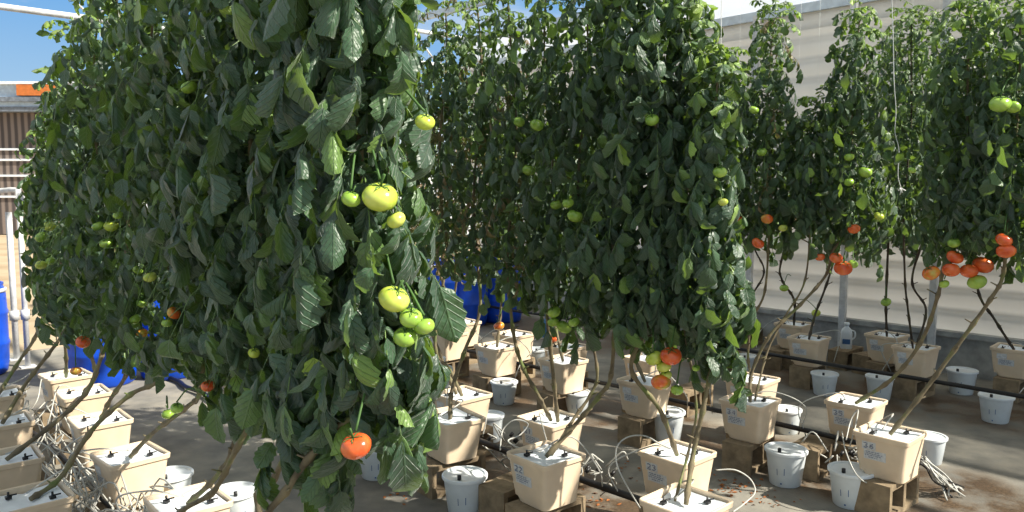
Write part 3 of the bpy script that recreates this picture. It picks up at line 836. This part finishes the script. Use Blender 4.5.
def tomato_mesh(name, m, parent, loc, r, rot, kind):
    k = MB(); vs = []; fs = []; n, rr = 20, 12
    seed = RND.uniform(0, 6)
    lobes = RND.choice((4, 5, 6)); am = .035
    for i in range(rr + 1):
        a = PI * i / rr
        for j in range(n):
            b = 2 * PI * j / n
            rad = math.sin(a); z = math.cos(a) * .78
            dim = math.exp(-(a / .38) ** 2) * .16
            w = 1 + am * math.cos(lobes * b + seed) * math.sin(a) * (1 + math.cos(a)) * .6
            vs.append((r * rad * w * math.cos(b), r * rad * w * math.sin(b), r * (z - dim)))
    for i in range(rr):
        for j in range(n): fs.append((i * n + j, (i + 1) * n + j, (i + 1) * n + (j + 1) % n, i * n + (j + 1) % n))
    k.add(vs, fs, 0, True)
    o = k.build(name, m, parent); o.location = loc; o.rotation_euler = rot
    k = MB()
    for i in range(5):
        a = 2 * PI * i / 5 + seed; ca, sa = math.cos(a), math.sin(a); pa, pb = -sa, ca
        L = r * .75
        k.add([(0, 0, r * .66), (ca * L * .5 + pa * L * .16, sa * L * .5 + pb * L * .16, r * .70), (ca * L, sa * L, r * .62), (ca * L * .5 - pa * L * .16, sa * L * .5 - pb * L * .16, r * .70)], [(0, 1, 2, 3)])
    k.tube([(0, 0, r * .6), (0, 0, r * .95), (r * .15, 0, r * 1.4)], [r * .07, r * .07, r * .09], 6)
    k.build('calyx', M['calyx'], o)
    return o

# fruits: (px, py, radius px, colour, row)
FR = [
 (380, 197, 18, 'yellow', 'L'), (396, 220, 10, 'yellow', 'L'), (351, 199, 10, 'green', 'L'), (394, 299, 16, 'yellow', 'L'), (411, 318, 12, 'green', 'L'), (424, 326, 11, 'green', 'L'), (405, 337, 12, 'green', 'L'),
 (356, 446, 16, 'red', 'L'), (425, 122, 10, 'yellow', 'L'), (254, 353, 6, 'yellow', 'L'),
 (189, 87, 8, 'green', 'L'), (50, 226, 6.5, 'yellow', 'L'), (42, 237, 6.5, 'green', 'L'), (41, 265, 5.5, 'yellow', 'L'), (111, 226, 7, 'yellow', 'L'), (98, 226, 6, 'green', 'L'), (106, 243, 6.5, 'green', 'L'),
 (118, 215, 5, 'green', 'L'), (51, 261, 5, 'green', 'L'), (150, 277, 6.5, 'yellow', 'L'), (138, 270, 5, 'green', 'L'), (83, 342, 7, 'red', 'L'), (76, 371, 5.5, 'mixed', 'L'), (135, 319, 6, 'green', 'L'),
 (142, 333, 6, 'mixed', 'L'), (167, 323, 5.5, 'green', 'L'), (174, 313, 7, 'mixed', 'L'), (208, 386, 7, 'red', 'L'), (168, 414, 6.5, 'green', 'L'), (177, 408, 6.5, 'green', 'L'), (142, 303, 5.5, 'green', 'L'),
 (529, 170, 7, 'green', 'B'), (556, 205, 6, 'green', 'B'), (568, 203, 6, 'green', 'B'), (575, 216, 8, 'green', 'B'), (723, 202, 5, 'yellow', 'B'), (720, 172, 7, 'green', 'B'), (652, 120, 7, 'green', 'B'),
 (537, 125, 7, 'green', 'B'), (519, 122, 6, 'green', 'B'), (671, 356, 11, 'red', 'B'), (661, 382, 10, 'mixed', 'B'), (654, 358, 9, 'yellow', 'B'), (664, 366, 8, 'yellow', 'B'), (666, 375, 6, 'yellow', 'B'), (677, 390, 6.5, 'green', 'B'),
 (564, 327, 8, 'green', 'B'), (554, 312, 7, 'green', 'B'), (553, 322, 6, 'green', 'B'), (574, 322, 6, 'green', 'B'), (696, 368, 4, 'green', 'B'),
 (499, 326, 5.5, 'mixed', 'A2'), (554, 339, 5, 'red', 'A2'),
 (754, 110, 5, 'green', 'A'), (762, 152, 5, 'green', 'A'), (758, 243, 6.5, 'red', 'A'), (741, 220, 4.5, 'mixed', 'A'), (767, 219, 6, 'mixed', 'A'), (783, 228, 4.5, 'yellow', 'A'),
 (843, 268, 9, 'red', 'A'), (836, 258, 6.5, 'red', 'A'), (853, 264, 5, 'green', 'A'), (820, 257, 5, 'red', 'A'), (854, 229, 6, 'red', 'A'), (865, 172, 7, 'green', 'A'), (849, 157, 5, 'green', 'A'), (849, 182, 5, 'green', 'A'), (879, 216, 5, 'yellow', 'A'),
 (912, 170, 4, 'green', 'A'), (1000, 104, 10, 'green', 'A'), (1013, 107, 7, 'green', 'A'), (1004, 240, 8, 'red', 'A'), (1006, 251, 9, 'red', 'A'), (983, 265, 10, 'red', 'A'), (969, 271, 8.5, 'red', 'A'), (977, 282, 9, 'green', 'A'),
 (955, 257, 8, 'red', 'A'), (951, 270, 8.5, 'red', 'A'), (931, 273, 8.5, 'mixed', 'A'), (954, 243, 6, 'green', 'A'), (944, 284, 5, 'green', 'A'),
 (886, 302, 5, 'green', 'C'), (816, 313, 4.5, 'yellow', 'C'), (784, 288, 4.5, 'green', 'C'),
]
# canopies: row, px, depth, z_bottom, z_top, leaves, radius, leaf size, options ; pot index by (row,px) or explicit root
# stem waypoints are given as (px, py, depth) from the pot upwards where the photograph shows them
def potat(row, px):
    for (r, e, p, x, num) in POTPOS:
        if r == row and x == px: return Vector((p.x, p.y, RIM - .02))
V = []
def vine(row, px, d, zb, zt, root, label, way=(), n=64, rad=.27, ls=.085, dry=0., bare=0., sr=.0115, fine=(5, 2), m='stem', twine=None, solo=False):
    V.append(dict(row=row, px=px, d=d, zb=zb, zt=zt, root=root, label=label, way=way, n=n, rad=rad, ls=ls, dry=dry, bare=bare, sr=sr, fine=fine, m=m, twine=twine, fr=[], solo=solo))
def Lpos(u, c): p = W(u, c); return 512 + F * p.x / p.y, p.y
# --- outer row (L): big hanging curtain
vine('L', 368, 2.10, 1.10, 3.3, W(1.25, .85, RIM - .02), 'tallest hanging vine nearest the camera, with large pale green tomatoes and one red low down', n=112, rad=.22, ls=.104, fine=(9, 4), way=((262, 560, 2.2), (290, 485, 2.2), (335, 430, 2.12)), twine=(-.01, 0))
vine('L', 316, 2.30, .97, 3.2, W(1.25, .85, RIM - .02) + Vector((.05, .05, 0)), 'big leaved vine merging with the tallest vine, its leaves hanging lowest', n=108, rad=.22, ls=.102, fine=(9, 4), way=((262, 520, 2.6), (276, 475, 2.45), (300, 430, 2.35)))
vine('L', 262, 2.66, 1.05, 3.1, W(1.7, 1.25, RIM - .02), 'broad hanging vine beside the two big leaved ones, over the thick green stem', n=100, rad=.24, ls=.098, fine=(8, 4), way=((185, 530, 3.1), (215, 490, 2.9), (238, 446, 2.75)))
vine('L', 228, 2.9, 1.0, 3.0, potat('L2', 188), 'hanging vine rooted in the lower planter with two thick stems', n=92, rad=.25, ls=.096, fine=(8, 4), way=((215, 478, 3.2), (234, 444, 3.0)))
vine('L', 192, 3.15, 1.05, 2.95, potat('L2', 130), 'hanging vine with two small green tomatoes low on its leaning stem', n=76, rad=.26, ls=.095, way=((154, 432, 3.9), (187, 407, 3.5), (200, 392, 3.25)))
vine('L', 160, 3.45, 1.05, 2.95, potat('L1', 30), 'hanging vine on the long stem leaning up from the corner planter', n=76, rad=.26, ls=.095, way=((60, 478, 3.5), (92, 430, 3.5), (130, 395, 3.5), (160, 378, 3.45)))
vine('L', 130, 3.75, 1.02, 2.92, potat('L2', 100), 'hanging vine with green and orange tomatoes over the second outer planter', n=74, rad=.26, ls=.09, way=((110, 400, 4.3), (128, 370, 3.9)))
vine('L', 106, 4.02, 1.0, 2.8, potat('L1', 6), 'hanging vine carrying a cluster of four green tomatoes at mid height', n=74, rad=.26, ls=.09, way=((58, 420, 4.0), (88, 390, 4.0), (102, 355, 4.0)))
vine('L', 84, 4.35, 1.0, 2.72, potat('L2', 83), 'hanging vine with one ripe tomato under its leaves, above the lit barrel', n=72, rad=.26, ls=.085, way=((95, 375, 4.7), (90, 350, 4.4)))
vine('L', 70, 4.7, .98, 2.5, potat('L1', 2), 'hanging vine near the open end with a stem reaching to the frame edge', n=72, rad=.26, ls=.085, way=((25, 385, 4.7), (50, 352, 4.7), (62, 335, 4.7)))
vine('L', 60, 5.1, 1.0, 2.25, potat('L2', 66), 'vine at the open end with paired yellow green tomatoes', n=70, rad=.25, ls=.08, way=())
vine('L', 50, 5.5, 1.05, 2.1, potat('L1', -3), 'last vine at the open end beside the steel posts', n=64, rad=.22, ls=.08, way=((20, 360, 5.4), (36, 335, 5.5)))
# --- third row (B)
vine('B', 714, 3.45, .98, 2.42, potat('B1', 686), 'vine at the near end of the third row with curled leaves hanging low', n=78, rad=.19, ls=.09, fine=(6, 4), way=((693, 455, 3.45), (704, 405, 3.45)), twine=(0, 0))
vine('B', 686, 3.65, 1.12, 2.72, potat('B1', 686) + Vector((-.04, .04, 0)), 'dense vine between the low hanging end vine and the red and green cluster', n=78, rad=.24, ls=.09, fine=(6, 4), way=((690, 445, 3.6), (696, 400, 3.62)), sr=.006)
vine('B', 655, 3.7, 1.10, 3.1, potat('B2', 677), 'dense vine with hanging cluster of two red and several green tomatoes', n=82, rad=.25, ls=.095, fine=(6, 4), way=((660, 410, 3.8), (632, 372, 3.75), (640, 340, 3.7)), twine=(.01, -.01))
vine('B', 618, 3.85, 1.1, 3.1, potat('B1', 546), 'tall vine on a thick straight stem leaning from planter 22', n=82, rad=.25, ls=.09, way=((575, 425, 3.95), (600, 395, 3.9), (611, 375, 3.88)))
vine('B', 582, 4.1, 1.08, 3.05, potat('B1', 546) + Vector((.03, .03, 0)), 'vine with a green tomato trio at mid height in the third row', n=78, rad=.26, ls=.085, way=((573, 420, 4.05), (592, 392, 4.1), (597, 368, 4.1)), sr=.009)
vine('B', 548, 4.3, 1.15, 2.95, potat('B2', 551) + Vector((.04, -.02, 0)), 'vine with green tomatoes hanging below its leaves near a far planter', n=70, rad=.26, ls=.08, dry=.1)
vine('B', 512, 4.5, 1.22, 2.95, potat('B2', 551), 'vine on the thin stem curving back from the planter behind 22', n=66, rad=.26, ls=.08, dry=.25, way=((538, 395, 4.5), (522, 365, 4.5), (513, 330, 4.5)))
vine('B', 478, 4.75, 1.25, 2.98, potat('B1', 450), 'vine on the long straight stem rising from the tilting planter', n=66, rad=.26, ls=.08, dry=.35, bare=.35, way=((452, 390, 4.65), (465, 350, 4.7), (480, 310, 4.75)))
vine('B', 444, 5.0, 1.25, 3.0, potat('B2', 462), 'vine with dry brown lower leaves above the long looking planter', n=66, rad=.26, ls=.08, dry=.5, bare=.45, way=((450, 370, 5.1), (435, 345, 5.0)))
vine('B', 410, 5.3, 1.25, 3.0, potat('B2', 462) + Vector((-.04, .04, 0)), 'vine with dry lower leaves just behind the tallest hanging vine', n=66, rad=.26, ls=.08, dry=.5, bare=.3)
# --- second row (A)
vine('A', 1010, 4.1, 1.48, 2.8, potat('A1', 890), 'vine at the end of the second row with a stacked pair of red tomatoes', n=66, rad=.24, ls=.075, way=((925, 390, 4.25), (958, 345, 4.2), (990, 300, 4.15), (1003, 275, 4.12)), m='stem')
vine('A', 1045, 4.3, 1.45, 2.8, W(.95, 4.6, .42), 'vine cut by the edge of the view at the end of the second row', n=60, rad=.24, ls=.075, m='stem')
vine('A', 962, 4.4, 1.46, 2.85, potat('A2', 856), 'vine with a row of red tomatoes rooted in planter 35', n=70, rad=.24, ls=.075, way=((893, 378, 4.7), (922, 340, 4.6), (938, 295, 4.45), (945, 260, 4.42)))
vine('C', 905, 5.9, 1.5, 3.15, potat('C1', 916) + Vector((-.04, -.03, 0)), 'vine with a pale string and knot hanging in front of it', n=66, rad=.25, ls=.07, way=((908, 310, 6.4), (905, 280, 6.0)), sr=.009, m='darkstem')
vine('A', 850, 5.0, 1.42, 2.95, potat('A1', 750), 'vine with a cluster of red tomatoes at its foot rooted in planter 34', n=72, rad=.23, ls=.07, way=((752, 372, 5.05), (770, 335, 5.0), (800, 305, 5.0), (826, 275, 5.0), (833, 250, 5.0)), sr=.011)
vine('A', 812, 5.1, 1.5, 2.38, potat('A1', 750) + Vector((.04, .03, 0)), 'shorter vine filling the dip between the slim peaked vine and its neighbour', n=50, rad=.22, ls=.07, way=((768, 350, 5.1), (786, 315, 5.1), (805, 280, 5.1)), sr=.007)
vine('A', 767, 5.25, 1.45, 3.02, potat('A2', 752), 'slim peaked vine with small orange fruit above the gap by the wall', n=72, rad=.23, ls=.07, way=((748, 355, 5.4), (752, 320, 5.35), (765, 290, 5.3)), sr=.009, dry=.12)
vine('A', 718, 5.5, 1.4, 2.75, potat('A1', 750) + Vector((-.05, .04, 0)), 'vine behind the low hanging end vine of the third row', n=60, rad=.25, ls=.075)
vine('A', 600, 6.1, 1.2, 2.75, potat('A1', 645), 'vine of the second row seen between third row vines', n=56, rad=.26, ls=.075)
vine('A', 545, 6.5, 1.15, 2.8, potat('A1', 563), 'farther vine of the second row above the planter with pail below', n=60, rad=.27, ls=.075, dry=.15)
vine('A', 505, 6.8, 1.2, 2.85, potat('A1', 497), 'far vine with thin green stems in front of the barrels', n=60, rad=.27, ls=.075, dry=.3, bare=.2)
vine('A', 462, 7.2, 1.25, 2.95, potat('A1', 447), 'far vine with dry brown foliage in front of the first barrels', n=60, rad=.27, ls=.075, dry=.55, bare=.3)
vine('A', 428, 7.5, 1.2, 2.95, potat('A2', 462), 'farthest vine of the second row seen beside the tallest vine', n=56, rad=.27, ls=.075, dry=.5, bare=.3)
# --- wall row (C)
vine('C', 975, 6.3, 1.35, 3.25, potat('C1', 1014), 'wall row vine on a dark slanting stem at the near end', n=64, rad=.27, ls=.07, m='darkstem', sr=.011, way=((995, 320, 6.5), (978, 290, 6.4)))
vine('C', 1022, 6.1, 1.35, 3.3, W(.1, 6.9, .42), 'wall row vine cut by the edge of the view', n=60, rad=.27, ls=.07, m='darkstem')
vine('C', 930, 6.6, 1.38, 3.25, potat('C1', 916), 'wall row vine with dark withered leaves hanging under it', n=64, rad=.27, ls=.07, m='darkstem', sr=.010, way=((926, 310, 6.7), (912, 280, 6.7)), dry=.1)
vine('C', 888, 6.9, 1.35, 3.2, potat('C2', 887), 'wall row vine on a straight dark stem with flat green fruit', n=64, rad=.27, ls=.07, m='darkstem', sr=.011, way=((886, 300, 7.0),))
vine('C', 845, 7.2, 1.4, 2.75, potat('C1', 809), 'wall row vine on a dark stem with a small yellow green fruit', n=60, rad=.27, ls=.07, m='darkstem', sr=.011, way=((815, 315, 7.2), (828, 280, 7.2)))
vine('C', 795, 7.5, 1.5, 2.45, potat('C2', 794), 'short wall row vine with withered leaves below and a knobbly dark stem', n=40, rad=.22, ls=.07, m='darkstem', dry=.35, bare=.3, sr=.011, way=((794, 300, 7.6), (782, 280, 7.6), (781, 262, 7.55)))
vine('C', 735, 7.9, 1.5, 2.9, potat('C1', 722), 'wall row vine on a curving stem hidden behind the third row end vine', n=50, rad=.25, ls=.07, m='darkstem', sr=.010, way=((737, 320, 7.9), (752, 295, 7.9), (764, 272, 7.9), (755, 250, 7.9)))

for f in FR:
    row = f[4][0]
    cand = [v for v in V if v['row'] == row]
    if f[4] == 'A2': cand = [v for v in cand if 400 < v['px'] < 600]
    b = min(cand, key=lambda v: abs(v['px'] - f[0])); b['fr'].append(f)
for f in list(FR):
    pass
CN = {'red': 'ripe orange red tomato', 'green': 'unripe green tomato', 'yellow': 'pale yellow green tomato', 'mixed': 'tomato turning from green to orange'}
def fruit_pos(v, f):
    fx, fy, fr, colr, rw = f
    dd = v['d'] - .17
    if fy > 395 and v['row'] == 'L' and fx < 300: dd = v['d'] + .25
    elif v['row'] == 'L' and fx < 200: dd = v['d'] - .27
    if v['row'] == 'C': dd = v['d']
    return at_d(fx, fy, dd), fr / F * dd
ALLF = [(v['row'],) + tuple(fruit_pos(v, f)) for v in V for f in v['fr']]
for vi, v in enumerate(V):
    x = (v['px'] - 512) / F * v['d']; cx, cy = x, v['d']
    root = v['root']
    e = empty('tomato_vine', (root.x, root.y, root.z))
    loc = Vector(root)
    tag(e, v['label'], 'plant', 'tomato vines in the ' + ROWNAME[v['row']])
    zb, zt = v['zb'], v['zt']
    ph = RND.uniform(0, 6)
    def axis(z, cx=cx, cy=cy, ph=ph, zb=zb):
        return (cx + .025 * math.sin(z * 4 + ph), cy + .025 * math.cos(z * 3.3 + ph))
    # stem
    low = [Vector(root)] + [at_d(*w) for w in v['way']]
    if not v['way']:
        low.append(root.lerp(Vector((cx, cy, zb)), .5) + Vector((0, 0, -.04)))
    start = max(zb + .12, low[-1].z + .12)
    zz = [start + (zt - .1 - start) * i / 7 for i in range(8)]
    pts = low + [Vector((*axis(z), z)) for z in zz]
    pth = bez(pts, 9)
    rs = []
    for i, q in enumerate(pth):
        t = i / (len(pth) - 1); r = v['sr'] * (1 - .62 * t)
        if i % 5 == 2: r *= 1.5
        if i % 5 in (1, 3): r *= 1.08
        rs.append(r)
    k = MB(); k.tube([q - loc for q in pth], rs, 8)
    # short pruned leaf stubs at the nodes of the bare stem
    for i, q in enumerate(pth):
        if i % 5 == 2 and q.z < zb + .2 and i > 2:
            a = RND.uniform(0, 6.28); dvec = Vector((math.cos(a), math.sin(a), .5)) * RND.uniform(.02, .06)
            k.tube([q - loc, q - loc + dvec], [.005, .003], 5)
    k.build('stem', M[v['m']], e)
    # fruits
    frs = []
    for (fx, fy, fr, colr, rw) in v['fr']:
        dd = v['d'] - .17
        if fy > 395 and v['row'] == 'L' and fx < 300: dd = v['d'] + .25
        elif v['row'] == 'L' and fx < 200: dd = v['d'] - .27
        if v['row'] == 'C': dd = v['d']
        p = at_d(fx, fy, dd); R_ = fr / F * dd
        frs.append((tuple(p), R_, colr))
    fol = foliage_mesh('foliage', axis, zb, zt, int(v['n'] * {'L': 1.5, 'B': 1.65, 'A': 2.0, 'C': 2.1}[v['row']]), v['rad'] * {'L': 1.0, 'B': 1.0, 'A': 1.2, 'C': 1.35}[v['row']], v['ls'] * (1.0 if v['row'] in 'LB' else 1.12), [(tuple(p), r) for rw_, p, r in ALLF], e, loc, dry=v['dry'], fine=v['fine'], bare=v['bare'])
    for (p, r, colr) in frs:
        rot = (RND.uniform(-.5, .5), RND.uniform(-.5, .5), RND.uniform(0, 6))
        t = tomato_mesh('tomato', M[colr], e, Vector(p) - loc, r, rot, colr); t['label'] = CN[colr]
        # truss stalk linking the fruit with the vine
        q = Vector(p); ax = Vector((*axis(q.z + .10), q.z + .12))
        k = MB(); k.tube(bez([q + Vector((0, 0, r * 1.0)) - loc, q.lerp(ax, .45) + Vector((0, 0, r * 1.1 + .03)) - loc, ax - loc], 5), .0035, 5)
        k.build('fruit_stalk', M['calyx'], e)
    # support string from the vine top to the overhead wire
    tp = Vector((*axis(zt), zt))
    k = MB(); k.tube([Vector((*axis(zb + .3), zb + .3)) - loc, Vector((*axis((zb + zt) / 2 + .1), (zb + zt) / 2)) + Vector((.015, -.015, 0)) - loc, tp - loc, Vector((cx, cy, max(zt + .6, 3.9) if v['row'] != 'L' else zt + .02)) - loc], .0007 if v['row'] in 'AC' else .0013, 5)
    k.build('string', M['twine'], e)
    if vi and v['px'] == 905:
        pt = [at_d(891, -20, 5.55), at_d(893, 30, 5.55), at_d(894, 80, 5.55), at_d(896, 110, 5.55), at_d(895, 132, 5.55), at_d(899, 150, 5.55), at_d(898, 175, 5.55), at_d(901, 188, 5.55)]
        k = MB(); k.tube([q - loc for q in bez(pt, 5)], .003, 5)
        kn = pt[-1] - loc
        for i in range(8):
            dv = Vector((RND.uniform(-.02, .03), RND.uniform(-.01, .01), RND.uniform(-.05, .015))); k.tube([kn, kn + dv], .004, 5)
        s = k.build('string', M['twine'], e); s['label'] = 'loose white string ending in a knot'

# ------------------------------------------------------------------ light
SUN_AZ = Vector((.93, -.30, 0)).normalized(); EL = math.radians(42)
sd = Vector((SUN_AZ.x * math.cos(EL), SUN_AZ.y * math.cos(EL), math.sin(EL)))
sl = bpy.data.lights.new('sun', 'SUN'); sl.energy = 8.5; sl.angle = math.radians(.8); sl.color = (1.0, .93, .82)
so = bpy.data.objects.new('sun', sl); col.objects.link(so); so.location = (6, 0, 10)
so.rotation_euler = sd.to_track_quat('Z', 'Y').to_euler()
world = bpy.data.worlds.new('world'); bpy.context.scene.world = world; world.use_nodes = True
nt = world.node_tree
for n in list(nt.nodes): nt.nodes.remove(n)
out = nt.nodes.new('ShaderNodeOutputWorld'); bg = nt.nodes.new('ShaderNodeBackground')
tc = nt.nodes.new('ShaderNodeTexCoord'); sep = nt.nodes.new('ShaderNodeSeparateXYZ'); nt.links.new(tc.outputs['Generated'], sep.inputs[0])
r = ramp(nt, sep.outputs[2], [(.0, (206, 214, 216)), (.06, (176, 208, 232)), (.2, (122, 178, 232)), (.34, (150, 186, 222)), (.5, (208, 212, 212))])
mp = nt.nodes.new('ShaderNodeMapping'); mp.inputs['Scale'].default_value = (1, 1, 3.2); nt.links.new(tc.outputs['Generated'], mp.inputs[0])
cn = noise(nt, 2.6, 7, mp.outputs[0]); cr = ramp(nt, cn.outputs['Fac'], [(.5, (0, 0, 0)), (.72, (255, 255, 255))])
cc = mixc(nt, cr.outputs[0], r.outputs[0], (232, 236, 240))
nt.links.new(cc, bg.inputs[0]); bg.inputs[1].default_value = .92
nt.links.new(bg.outputs[0], out.inputs[0])

sc = bpy.context.scene
sc.view_settings.view_transform = 'Standard'; sc.view_settings.look = 'None'; sc.view_settings.gamma = 1; sc.view_settings.use_curve_mapping = False
sc.view_settings.exposure = 0.15
